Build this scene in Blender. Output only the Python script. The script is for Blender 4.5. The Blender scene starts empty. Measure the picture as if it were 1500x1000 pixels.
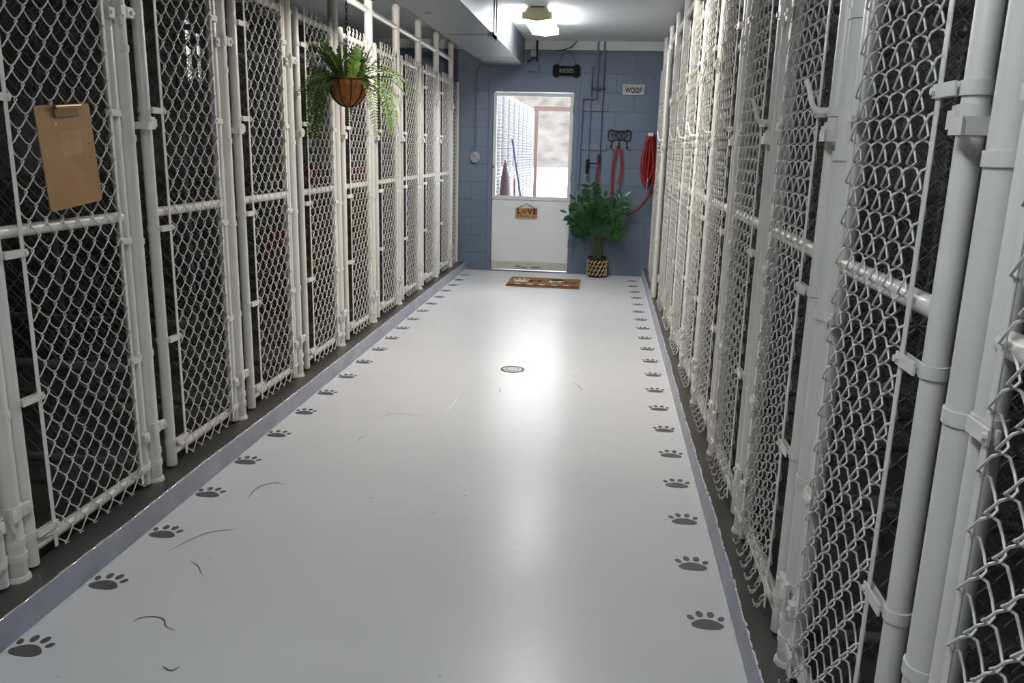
import bpy, math, random
import numpy as np
from mathutils import Vector, Matrix
random.seed(7)
scene = bpy.context.scene
COL = scene.collection
PI = math.pi

# ------------------------------------------------------------------ camera
F_PX, PITCH, YAW, ROLL, CAM_H = 1179.15, .2345, .1098, .0261, 1.4013
cam_d = bpy.data.cameras.new('camera'); cam = bpy.data.objects.new('camera', cam_d); COL.objects.link(cam)
cam_d.sensor_width = 36.0; cam_d.lens = 36.0 * F_PX / 1500.0; cam_d.clip_start = .02; cam_d.clip_end = 200
fw = Vector((-math.sin(YAW)*math.cos(PITCH), math.cos(YAW)*math.cos(PITCH), -math.sin(PITCH)))
r0 = Vector((math.cos(YAW), math.sin(YAW), 0)); u0 = r0.cross(fw)
rr = r0*math.cos(ROLL) + u0*math.sin(ROLL); uu = u0*math.cos(ROLL) - r0*math.sin(ROLL)
m = Matrix((rr, uu, -fw)).transposed().to_4x4(); m.translation = Vector((0, 0, CAM_H)); cam.matrix_world = m
scene.camera = cam

# ------------------------------------------------------------------ world, exposure
world = bpy.data.worlds.new('overcast_sky'); scene.world = world; world.use_nodes = True
bgn = world.node_tree.nodes['Background']; bgn.inputs[0].default_value = (.93, .96, 1.0, 1); bgn.inputs[1].default_value = 6.5
vs = scene.view_settings; vs.view_transform = 'Standard'; vs.look = 'None'; vs.gamma = 1; vs.use_curve_mapping = False
vs.exposure = 0.72
FIX_A = 21.0     # emission of the far ceiling fixture
FIX_B = 26.0     # emission of the middle ceiling fixture
FIX_C = 12.0     # emission of the fixture over the near end
SPOT_W = 55.0

# ------------------------------------------------------------------ materials
def lin(c): return tuple(((v/255)/12.92 if v/255 <= .04045 else ((v/255+.055)/1.055)**2.4) for v in c)
MATS = {}
def mat(name, col, rough=.5, metal=0, noise=0, nscale=8, bump=0, bscale=60, spec=.5, emit=None, estr=0, coat=0, col2=None):
    M = bpy.data.materials.new(name); M.use_nodes = True; nt = M.node_tree; b = nt.nodes['Principled BSDF']
    b.inputs['Base Color'].default_value = (*col, 1); b.inputs['Roughness'].default_value = rough
    b.inputs['Metallic'].default_value = metal; b.inputs['Specular IOR Level'].default_value = spec
    b.inputs['Coat Weight'].default_value = coat
    tc = nt.nodes.new('ShaderNodeTexCoord')
    if noise or col2:
        n = nt.nodes.new('ShaderNodeTexNoise'); n.inputs['Scale'].default_value = nscale; n.inputs['Detail'].default_value = 6
        nt.links.new(tc.outputs['Object'], n.inputs['Vector'])
        r = nt.nodes.new('ShaderNodeValToRGB'); r.color_ramp.elements[0].position = .3; r.color_ramp.elements[1].position = .7
        c2 = col2 or tuple(min(1, v*(1+noise)) for v in col); c1 = col if col2 else tuple(v*(1-noise) for v in col)
        r.color_ramp.elements[0].color = (*c1, 1); r.color_ramp.elements[1].color = (*c2, 1)
        nt.links.new(n.outputs['Fac'], r.inputs['Fac']); nt.links.new(r.outputs['Color'], b.inputs['Base Color'])
    if bump:
        n2 = nt.nodes.new('ShaderNodeTexNoise'); n2.inputs['Scale'].default_value = bscale; n2.inputs['Detail'].default_value = 4
        nt.links.new(tc.outputs['Object'], n2.inputs['Vector'])
        bp = nt.nodes.new('ShaderNodeBump'); bp.inputs['Strength'].default_value = bump; bp.inputs['Distance'].default_value = .01
        nt.links.new(n2.outputs['Fac'], bp.inputs['Height']); nt.links.new(bp.outputs['Normal'], b.inputs['Normal'])
    if emit:
        b.inputs['Emission Color'].default_value = (*emit, 1); b.inputs['Emission Strength'].default_value = estr
    MATS[name] = M; return M
mat('pipe_paint', lin((222, 219, 212)), .34, noise=.04, nscale=5, bump=.04, bscale=90)
mat('wire_paint', lin((222, 219, 212)), .42)
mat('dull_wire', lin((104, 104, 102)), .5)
mat('kerb_top', lin((76, 72, 69)), .3, noise=.12, nscale=6, bump=.05, bscale=40)
mat('kerb_face', lin((158, 161, 173)), .42, noise=.16, nscale=9, bump=.12, bscale=30)
mat('chipped', lin((205, 205, 205)), .6, noise=.15, nscale=30)
mat('block_paint', lin((106, 121, 139)), .55, noise=.05, nscale=3, bump=.1, bscale=120)
mat('white_paint', lin((214, 216, 214)), .45, noise=.03, nscale=3)
mat('ceiling_paint', lin((208, 212, 214)), .6, noise=.03, nscale=1.5)
mat('door_paint', lin((226, 229, 228)), .4, noise=.03, nscale=3)
mat('kick_plate', lin((196, 192, 178)), .4, noise=.12, nscale=14)
mat('duct_metal', lin((132, 136, 140)), .40, .6, noise=.1, nscale=4, bump=.04, bscale=12)
mat('strap_metal', lin((104, 108, 110)), .5, .6)
mat('kennel_grey', lin((66, 66, 66)), .7, noise=.12, nscale=4)
mat('kennel_black', lin((16, 15, 15)), .6, noise=.2, nscale=4)
mat('kennel_floor', lin((58, 55, 53)), .5, noise=.15, nscale=4)
mat('paw_grey', lin((86, 84, 84)), .5)
mat('scuff', lin((92, 90, 88)), .6)
mat('scuff_light', lin((222, 222, 222)), .5)
mat('black', (.008, .008, .009), .45)
mat('sign_black', lin((26, 27, 30)), .75, noise=.25, nscale=20, spec=.2)
mat('sign_letter', lin((160, 160, 160)), .5)
mat('woof_board', lin((176, 182, 180)), .55, noise=.04)
mat('kraft', lin((176, 138, 96)), .7, noise=.12, nscale=25)
mat('love_dark', lin((70, 26, 22)), .6)
mat('love_mid', lin((120, 88, 60)), .6)
mat('coir', lin((150, 108, 66)), .95, noise=.25, nscale=80, bump=.6, bscale=300)
mat('coir_dark', lin((78, 56, 38)), .95, noise=.25, nscale=80, bump=.6, bscale=300)
mat('coir_black', lin((36, 30, 27)), .95, bump=.6, bscale=300)
mat('coir_white', lin((222, 218, 208)), .95, bump=.6, bscale=300)
mat('red_hose', lin((150, 34, 34)), .45, noise=.1, nscale=20)
mat('red_web', lin((140, 28, 30)), .75, noise=.12, nscale=60)
mat('chrome', (.6, .6, .6), .25, 1)
mat('bronze_metal', lin((132, 112, 78)), .32, .85)
mat('fibreboard', lin((164, 124, 80)), .6, noise=.1, nscale=9)
mat('liner', lin((166, 104, 58)), .95, noise=.3, nscale=40, bump=.8, bscale=140)
mat('fern_lit', lin((84, 118, 42)), .5, col2=lin((118, 148, 60)), nscale=12)  # fronds on the corridor side: lamplight painted into the leaf colour
mat('fern_shaded', lin((62, 94, 36)), .5, col2=lin((90, 122, 48)), nscale=12)  # same leaf with shade painted into its colour
mat('palm_green', lin((22, 56, 27)), .3, col2=lin((44, 92, 44)), nscale=14)
mat('palm_stem', lin((66, 74, 50)), .6, noise=.2, nscale=20)
mat('soil', lin((44, 34, 26)), .95, noise=.3, nscale=50)
mat('basket_dark', lin((44, 36, 30)), .7, noise=.2, nscale=30)
mat('basket_tan', lin((190, 164, 118)), .75, noise=.15, nscale=30)
mat('plywood', lin((92, 56, 36)), .6, noise=.25, nscale=6)
mat('tan_plastic', lin((196, 192, 152)), .5)
mat('valve', lin((58, 40, 44)), .5, .4)
mat('box_grey', lin((150, 154, 158)), .5)
mat('ground_out', lin((232, 232, 230)), .8, noise=.03)
mat('leaf_slope', lin((58, 53, 50)), .95, col2=lin((84, 80, 76)), nscale=2.5, bump=.6, bscale=6)
mat('post_wood', lin((78, 60, 55)), .8, noise=.15, nscale=15)
mat('run_panel', lin((80, 80, 88)), .8, noise=.1, nscale=5)
mat('run_wire', lin((76, 78, 86)), .6)
mat('mop_blue', lin((38, 40, 80)), .4)
mat('broom_red', lin((96, 44, 48)), .4)
mat('burlap', lin((66, 48, 52)), .9, noise=.3, nscale=40)
mat('diffuser', (.9, .9, .88), .4, emit=(.98, .985, 1), estr=FIX_A)
mat('diffuser_mid', (.9, .9, .88), .4, emit=(1, .945, .88), estr=FIX_B)
mat('diffuser_near', (.9, .9, .88), .4, emit=(.85, .94, 1), estr=FIX_C)
mat('bulb', (.9, .9, .88), .4, emit=(1, .94, .84), estr=20)

def floor_material():
    M = bpy.data.materials.new('floor_paint'); M.use_nodes = True; nt = M.node_tree; b = nt.nodes['Principled BSDF']
    N = nt.nodes.new; L = nt.links.new
    tc = N('ShaderNodeTexCoord')
    n = N('ShaderNodeTexNoise'); n.inputs['Scale'].default_value = 1.3; n.inputs['Detail'].default_value = 8; L(tc.outputs['Object'], n.inputs['Vector'])
    r = N('ShaderNodeValToRGB'); r.color_ramp.elements[0].position = .3; r.color_ramp.elements[1].position = .72
    r.color_ramp.elements[0].color = (*lin((210, 210, 212)), 1); r.color_ramp.elements[1].color = (*lin((216, 216, 216)), 1)
    L(n.outputs['Fac'], r.inputs['Fac'])
    # sparse dark specks of wear
    v = N('ShaderNodeTexNoise'); v.inputs['Scale'].default_value = 22; v.inputs['Detail'].default_value = 3; L(tc.outputs['Object'], v.inputs['Vector'])
    r2 = N('ShaderNodeValToRGB'); r2.color_ramp.elements[0].position = .735; r2.color_ramp.elements[1].position = .76
    r2.color_ramp.elements[0].color = (0, 0, 0, 1); r2.color_ramp.elements[1].color = (.5, .5, .5, 1); L(v.outputs['Fac'], r2.inputs['Fac'])
    mx = N('ShaderNodeMixRGB'); mx.inputs['Color2'].default_value = (*lin((120, 118, 116)), 1)
    L(r2.outputs['Color'], mx.inputs['Fac']); L(r.outputs['Color'], mx.inputs['Color1']); L(mx.outputs['Color'], b.inputs['Base Color'])
    rn = N('ShaderNodeMapRange'); rn.inputs['To Min'].default_value = .255; rn.inputs['To Max'].default_value = .27; b.inputs['Specular IOR Level'].default_value = .15
    L(n.outputs['Fac'], rn.inputs['Value']); L(rn.outputs['Result'], b.inputs['Roughness'])
    w = N('ShaderNodeTexNoise'); w.inputs['Scale'].default_value = 7; w.inputs['Detail'].default_value = 6; w.inputs['Distortion'].default_value = 1.2
    L(tc.outputs['Object'], w.inputs['Vector'])
    bp = N('ShaderNodeBump'); bp.inputs['Strength'].default_value = .10; bp.inputs['Distance'].default_value = .012
    L(w.outputs['Fac'], bp.inputs['Height']); L(bp.outputs['Normal'], b.inputs['Normal'])
    MATS['floor_paint'] = M
floor_material()
def pane_material():
    M = bpy.data.materials.new('pane_glass'); M.use_nodes = True; nt = M.node_tree
    for n in list(nt.nodes): nt.nodes.remove(n)
    o = nt.nodes.new('ShaderNodeOutputMaterial'); mx = nt.nodes.new('ShaderNodeMixShader'); fr = nt.nodes.new('ShaderNodeFresnel')
    t = nt.nodes.new('ShaderNodeBsdfTransparent'); g = nt.nodes.new('ShaderNodeBsdfGlossy'); g.inputs['Roughness'].default_value = .03
    t.inputs[0].default_value = (.97, .98, .98, 1); fr.inputs[0].default_value = 1.3
    nt.links.new(fr.outputs[0], mx.inputs[0]); nt.links.new(t.outputs[0], mx.inputs[1]); nt.links.new(g.outputs[0], mx.inputs[2]); nt.links.new(mx.outputs[0], o.inputs[0])
    MATS['pane_glass'] = M
pane_material()

# ------------------------------------------------------------------ mesh helpers
class MB:
    def __init__(s): s.v = []; s.f = []
    def add(s, v, f):
        o = len(s.v); s.v.extend([tuple(map(float, p)) for p in v]); s.f.extend([tuple(i+o for i in q) for q in f]); return s
    def box(s, a, b, bev=0):
        x0, y0, z0 = [min(a[i], b[i]) for i in range(3)]; x1, y1, z1 = [max(a[i], b[i]) for i in range(3)]
        if bev <= 0:
            return s.add([(x0,y0,z0),(x1,y0,z0),(x1,y1,z0),(x0,y1,z0),(x0,y0,z1),(x1,y0,z1),(x1,y1,z1),(x0,y1,z1)],
                         [(0,3,2,1),(4,5,6,7),(0,1,5,4),(1,2,6,5),(2,3,7,6),(3,0,4,7)])
        import bmesh
        bm = bmesh.new(); bmesh.ops.create_cube(bm, size=1)
        for q in bm.verts: q.co = Vector((x0+(q.co.x+.5)*(x1-x0), y0+(q.co.y+.5)*(y1-y0), z0+(q.co.z+.5)*(z1-z0)))
        bmesh.ops.bevel(bm, geom=list(bm.edges), offset=bev, segments=1, affect='EDGES')
        bm.verts.ensure_lookup_table(); s.add([q.co for q in bm.verts], [[q.index for q in f.verts] for f in bm.faces]); bm.free(); return s
    def sweep(s, pts, r, n=8, ref=None, caps=True, closed=False):
        P = np.array(pts, float); m_ = len(P); R = np.full(m_, r, float) if np.isscalar(r) else np.array(r, float)
        if closed: T = np.roll(P, -1, 0) - np.roll(P, 1, 0)
        else: T = np.gradient(P, axis=0) if m_ > 2 else np.repeat((P[1]-P[0])[None], 2, 0)
        T /= np.linalg.norm(T, axis=1)[:, None] + 1e-12
        if ref is not None:
            A = np.cross(T, np.array(ref, float)); A /= np.linalg.norm(A, axis=1)[:, None] + 1e-12
        else:
            A = np.zeros_like(T); t0 = T[0]; a = np.cross(t0, [0, 0, 1.] if abs(t0[2]) < .9 else [1., 0, 0]); a /= np.linalg.norm(a)
            for i in range(m_):
                a = a - T[i]*np.dot(a, T[i]); a /= np.linalg.norm(a) + 1e-12; A[i] = a
        B = np.cross(T, A); ang = np.arange(n)*2*PI/n
        V = P[:, None, :] + R[:, None, None]*(np.cos(ang)[None, :, None]*A[:, None, :] + np.sin(ang)[None, :, None]*B[:, None, :])
        f = []
        for i in range(m_ if closed else m_-1):
            j = (i+1) % m_
            for k in range(n): f.append((i*n+k, i*n+(k+1) % n, j*n+(k+1) % n, j*n+k))
        if caps and not closed: f += [tuple(range(n-1, -1, -1)), tuple((m_-1)*n+k for k in range(n))]
        return s.add(V.reshape(-1, 3), f)
    def lathe(s, prof, n=16, c=(0, 0, 0), top=True):
        v = []; f = []
        for (r, z) in prof:
            for k in range(n): a = 2*PI*k/n; v.append((c[0]+r*math.cos(a), c[1]+r*math.sin(a), c[2]+z))
        for i in range(len(prof)-1):
            for k in range(n): f.append((i*n+k, i*n+(k+1) % n, (i+1)*n+(k+1) % n, (i+1)*n+k))
        f.append(tuple(range(n-1, -1, -1)))
        if top: f.append(tuple((len(prof)-1)*n+k for k in range(n)))
        return s.add(v, f)
    def ring(s, r0_, r1_, z0, z1, n=14, c=(0, 0, 0)):
        v = []; f = []
        for (r, z) in ((r0_, z0), (r1_, z0), (r1_, z1), (r0_, z1)):
            for k in range(n): a = 2*PI*k/n; v.append((c[0]+r*math.cos(a), c[1]+r*math.sin(a), c[2]+z))
        for i in range(4):
            j = (i+1) % 4
            for k in range(n): f.append((i*n+k, i*n+(k+1) % n, j*n+(k+1) % n, j*n+k))
        return s.add(v, f)
    def prism(s, pts2, d, T):
        """outline pts2 (a,b) extruded by d; T maps (a,b,c)->xyz"""
        n = len(pts2); v = [T(a, b, 0) for a, b in pts2] + [T(a, b, d) for a, b in pts2]
        f = [tuple(range(n-1, -1, -1)), tuple(range(n, 2*n))] + [(i, (i+1) % n, n+(i+1) % n, n+i) for i in range(n)]
        return s.add(v, f)
    def mesh(s, name, material, smooth=True, angle=40):
        me = bpy.data.meshes.new(name); me.from_pydata(s.v, [], s.f); me.update()
        import bmesh
        bm = bmesh.new(); bm.from_mesh(me); bmesh.ops.recalc_face_normals(bm, faces=bm.faces); bm.to_mesh(me); bm.free()
        if smooth:
            me.polygons.foreach_set('use_smooth', [True]*len(me.polygons)); me.set_sharp_from_angle(angle=math.radians(angle))
        me.materials.append(MATS[material]); return me
    def build(s, name, material, parent=None, smooth=True, loc=None, angle=40):
        return link(name, s.mesh(name, material, smooth, angle), parent, loc)
def link(name, me, parent=None, loc=None):
    o = bpy.data.objects.new(name, me); COL.objects.link(o)
    if parent: o.parent = parent
    if loc is not None: o.location = loc
    return o
def tag(o, label=None, cat=None, group=None, kind=None):
    if label: o['label'] = label
    if cat: o['category'] = cat
    if group: o['group'] = group
    if kind: o['kind'] = kind
    return o
def thing(name, label, cat, loc=(0, 0, 0), rz=0, group=None):
    o = bpy.data.objects.new(name, None); COL.objects.link(o); o.location = loc; o.rotation_euler = (0, 0, rz); o.empty_display_size = .05
    return tag(o, label, cat, group)
def copy_tree(o, parent=None):
    c = o.copy(); COL.objects.link(c); c.parent = parent
    for ch in list(o.children): copy_tree(ch, c)
    return c
def struct(o): o['kind'] = 'structure'; return o
def bx(name, a, b, material, parent=None, bev=0): return MB().box(a, b, bev).build(name, material, parent, smooth=False)
def tube(name, pts, r, material, parent=None, n=10, caps=True): return MB().sweep(pts, r, n, caps=caps).build(name, material, parent)
def smooth_path(pts, k=8):
    P = [np.array(p, float) for p in pts]; P = [2*P[0]-P[1]] + P + [2*P[-1]-P[-2]]; out = []
    for i in range(1, len(P)-2):
        for t in np.linspace(0, 1, k, endpoint=False):
            a, b, c_, d = P[i-1:i+3]
            out.append(.5*((2*b)+(-a+c_)*t+(2*a-5*b+4*c_-d)*t*t+(-a+3*b-3*c_+d)*t**3))
    out.append(P[-2]); return out
ORD = ['first', 'second', 'third', 'fourth', 'fifth', 'sixth', 'seventh', 'eighth', 'ninth', 'tenth', 'eleventh', 'twelfth', 'thirteenth', 'fourteenth', 'fifteenth',
       'sixteenth', 'seventeenth', 'eighteenth', 'nineteenth', 'twentieth', 'twenty-first', 'twenty-second']
def text_mesh(body, size, depth, material, bold=0):
    cu = bpy.data.curves.new('lettering', 'FONT'); cu.body = body; cu.size = size; cu.extrude = depth; cu.align_x = 'CENTER'; cu.align_y = 'CENTER'; cu.offset = bold
    ob = bpy.data.objects.new('lettering', cu); COL.objects.link(ob); bpy.context.view_layer.update()
    me = bpy.data.meshes.new_from_object(ob.evaluated_get(bpy.context.evaluated_depsgraph_get()))
    bpy.data.objects.remove(ob); me.materials.clear(); me.materials.append(MATS[material]); return me

# ------------------------------------------------------------------ dimensions
D = 9.39; CEIL = 2.57; FXL, FXR = -1.61, .455; CURB = .09
PXL, PXR = -1.72, .545; S = .765
LW, RW, YB = -3.3, 2.15, -2.6

# ------------------------------------------------------------------ setting
fl = struct(bx('floor', (FXL-.01, YB, -.1), (FXR+.01, D, 0), 'floor_paint'))
struct(bx('ceiling', (LW-.15, YB-.15, CEIL), (RW+.15, D+.2, CEIL+.12), 'ceiling_paint'))
def curb(name, x_in, x_out, sgn):
    # sgn +1 : corridor lies towards +x
    rnd = random.Random(3 if sgn > 0 else 5)
    ys = np.linspace(YB, D+.008, 201); n = len(ys); wob = [0.0]
    for _ in range(n-1): wob.append(max(-.008, min(.008, wob[-1]+rnd.uniform(-.004, .004))))
    v = []; f = []
    for y, w in zip(ys, wob): v += [(x_out, y, CURB), (x_in - sgn*.006 + w*.6, y, CURB)]
    for i in range(n-1): f.append((2*i, 2*i+1, 2*i+3, 2*i+2))
    o2 = len(v); v += [(x_out, YB, -.1), (x_out, D, -.1)]
    top = MB().add(v, f)
    o = struct(top.build(name, 'kerb_top', smooth=False))
    fb = MB(); v = []; f = []
    for y, w in zip(ys, wob): v += [(x_in - sgn*.006 + w*.6, y, CURB-.0005), (x_in + sgn*.002, y, -.002)]
    for i in range(n-1): f.append((2*i, 2*i+1, 2*i+3, 2*i+2))
    fb.add(v, f).build('curb_face', 'kerb_face', o, smooth=True)
    ch = MB(); ys2 = np.arange(YB, D, .02); 
    for i in range(len(ys2)-1):
        if rnd.random() < .72:
            y0 = ys2[i]; k = min(n-1, int((y0-YB)/.06)); w = wob[k]*.6; hh = rnd.uniform(.002, .006)
            xx = x_in - sgn*.006 + w
            ch.box((xx - sgn*hh*.8, y0, CURB-hh), (xx + sgn*.0015, y0+.02, CURB+.0015))
    ch.build('chipped_edge', 'chipped', o, smooth=False)
    return o
tag(curb('baseboard_left', FXL, LW, 1)); tag(curb('baseboard_right', FXR, RW, -1))
# light paint line where floor meets the raised edge
bx('paint_line', (FXL+.001, YB, 0), (FXL+.010, D-.002, .0012), 'chipped', fl); bx('paint_line', (FXR-.010, YB, 0), (FXR-.001, D-.002, .0012), 'chipped', fl)

# kennel side walls: grey above, black wainscot paint below; the left one has two slits to daylight
SL = [(6.275, 6.35, 1.86, 2.31), (6.445, 6.50, 1.86, 2.23)]
w = MB()
w.box((LW-.015, YB, 1.18), (LW, SL[0][0], CEIL)); w.box((LW-.015, SL[0][1], 1.18), (LW, SL[1][0], CEIL)); w.box((LW-.015, SL[1][1], 1.18), (LW, D, CEIL))
for y0, y1, z0, z1 in SL: w.box((LW-.015, y0, 1.18), (LW, y1, z0)); w.box((LW-.015, y0, z1), (LW, y1, CEIL))
wl = struct(w.build('wall_left', 'kennel_grey', smooth=False)); bx('lower_paint', (LW-.015, YB, -.1), (LW+.002, D, 1.18), 'kennel_black', wl)
wr = struct(bx('wall_right', (RW, YB, 1.18), (RW+.15, D, CEIL), 'kennel_grey')); bx('lower_paint', (RW-.002, YB, -.1), (RW+.15, D, 1.18), 'kennel_black', wr)
struct(bx('wall_front', (LW-.15, YB-.15, -.1), (RW+.15, YB, CEIL), 'white_paint'))

# back wall of painted blocks around the door opening
DX0, DX1, DZ1 = -1.365, -.355, 2.075
w = MB(); yb = D+.004
w.box((LW-.15, yb, -.1), (DX0, D+.2, CEIL)); w.box((DX1, yb, -.1), (RW+.15, D+.2, CEIL)); w.box((DX0, yb, DZ1), (DX1, D+.2, CEIL))
wb = struct(w.build('wall_back', 'block_paint', smooth=False))
BW, BH, J = .405, .2035, .006
full = None; row = 0; z = .0
cache = {}
while z < 2.47:
    z1 = min(z+BH, 2.475); off = (row % 2)*BW/2; x = -3.3 - off + .12
    while x < 2.1:
        a, b = max(x, LW), min(x+BW, RW)
        segs = [(a, b)]
        if z < DZ1-.01:
            segs = []
            if a < DX0: segs.append((a, min(b, DX0)))
            if b > DX1: segs.append((max(a, DX1), b))
        for (p, q) in segs:
            zt = z1; zb = z
            if q-p < .02: continue
            key = (round(q-p, 3), round(zt-zb, 3))
            if key not in cache:
                cache[key] = MB().box((J/2, 0, J/2), (key[0]-J/2, .012, key[1]-J/2), .003).mesh('block', 'block_paint', False)
            link('block', cache[key], wb, (p, D, zb))
        x += BW
    z += BH; row += 1
struct(bx('trim_1', (LW, D-.03, 2.478), (RW, D+.02, CEIL), 'white_paint'))

# ------------------------------------------------------------------ door
fr = struct(MB().box((DX0, D-.012, 0), (DX0+.045, D+.12, DZ1)).box((DX1-.045, D-.012, 0), (DX1, D+.12, DZ1)).box((DX0+.045, D-.012, DZ1-.045), (DX1-.045, D+.12, DZ1)).build('trim_2', 'block_paint', smooth=False))
bx('stop', (DX0+.045, D+.06, 0), (DX0+.06, D+.12, DZ1-.045), 'block_paint', fr); bx('stop', (DX1-.06, D+.06, 0), (DX1-.045, D+.12, DZ1-.045), 'block_paint', fr)
bx('threshold', (DX0+.045, D-.01, -.02), (DX1-.045, D+.2, .008), 'strap_metal', fr)
lx0, lx1 = DX0+.052, DX1-.054; wz = .845
door = struct(MB().box((lx0, D+.01, .022), (lx1, D+.054, wz), .003).box((lx0, D+.01, wz), (lx0+.035, D+.054, 2.02)).box((lx1-.035, D+.01, wz), (lx1, D+.054, 2.02)).box((lx0+.035, D+.01, 1.985), (lx1-.035, D+.054, 2.02)).build('door_1', 'door_paint', smooth=False))
wf = MB()
for a, b in (((lx0+.012, wz+.03), (lx0+.038, 1.982)), ((lx1-.038, wz+.03), (lx1-.012, 1.982)), ((lx0+.012, 1.982), (lx1-.012, 2.008)), ((lx0+.004, wz-.012), (lx1-.004, wz+.03))):
    wf.box((a[0], D-.002, a[1]), (b[0], D+.012, b[1]), .002)
wf.build('window_frame', 'white_paint', door, smooth=False)
bx('pane', (lx0+.035, D+.028, wz), (lx1-.035, D+.032, 1.985), 'pane_glass', door)
kp = bx('kick_plate', (lx0+.002, D+.004, .03), (lx1-.002, D+.0095, .115), 'kick_plate', door)
for i in range(7): tube('screw', [(lx0+.07+i*.125, D+.004, .082+.006*math.sin(i*3)), (lx0+.07+i*.125, D+.001, .082+.006*math.sin(i*3))], .006, 'strap_metal', kp, 8)
for (x, z_, wd) in ((-1.02, .052, .06), (-.83, .047, .10), (-.95, .04, .07)): bx('scrape', (x, D+.0025, z_), (x+wd, D+.0045, z_+.012), 'strap_metal', kp)
for z_ in (.35, 1.1, 1.85): tube('hinge', [(lx1+.002, D+.004, z_-.045), (lx1+.002, D+.004, z_+.045)], .007, 'block_paint', door, 8)
tube('latch_knob', [(lx0+.004, D+.012, 1.20), (lx0+.004, D-.022, 1.20)], .018, 'strap_metal', door, 12)

# ------------------------------------------------------------------ chain link
DW, DH, WR = .078, .087, .0023
def chainlink(width, z0, z1, axis, flip=1, tails=.02, wr=WR, t=.009, sides=5, seed=1, hook=1.0):
    """wires in local plane: axis(u,v,w)->xyz ; v towards the viewer side"""
    rnd = random.Random(seed); mb = MB(); p = DW/2; N = max(2, int(round(width/p))); p = width/N; H = DH/2; nn = int(round((z1-z0)/H)); H = (z1-z0)/nn
    ref = Vector(axis(0, 1, 0)) - Vector(axis(0, 0, 0))
    for i in range(N):
        pts = []
        jit = rnd.uniform(-.002, .002)
        for j in range(nn+1):
            right = (i+j) % 2 == 0
            ue = (i+1)*p + wr*.9 if right else i*p - wr*.9
            un = i*p - wr*.9 if right else (i+1)*p + wr*.9
            zz = z0+j*H
            up = -1 if right else 1           # next segment: from left to right is the front strand
            if j == 0:
                s_ = 1 if right else -1; pts += [(ue+s_*.009*hook, t*2.5*hook, zz-.004), (ue+s_*.009*hook, t*2.4*hook, zz-.014*hook), (ue+s_*.005*hook, t*1.5*hook, zz-.019*hook), (ue+s_*.001, t*.5*hook, zz-.012*hook)] if hook > .5 else [(ue+s_*.006, t*1.2, zz-.004), (ue+s_*.002, t*.6, zz-.005)]
            pts.append((ue, 0, zz))
            if j < nn:
                for fq in (.13, .5, .87):
                    bow = .0022*math.sin(fq*PI)*(1 if up > 0 else -1)
                    pts.append((ue+(un-ue)*fq, t*up*flip*(1 if fq != .5 else 1.1), zz+H*fq+bow+jit*(fq == .5)))
            elif tails:
                s_ = 1 if right else -1
                pts.append((ue-s_*.002, t*.5, zz+tails*.5)); pts.append((ue+s_*rnd.uniform(-.006, .006), -t*.3, zz+tails*rnd.uniform(.8, 1.3)))
        mb.sweep([axis(*q) for q in pts], wr, sides, ref=ref)
    return mb

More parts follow.
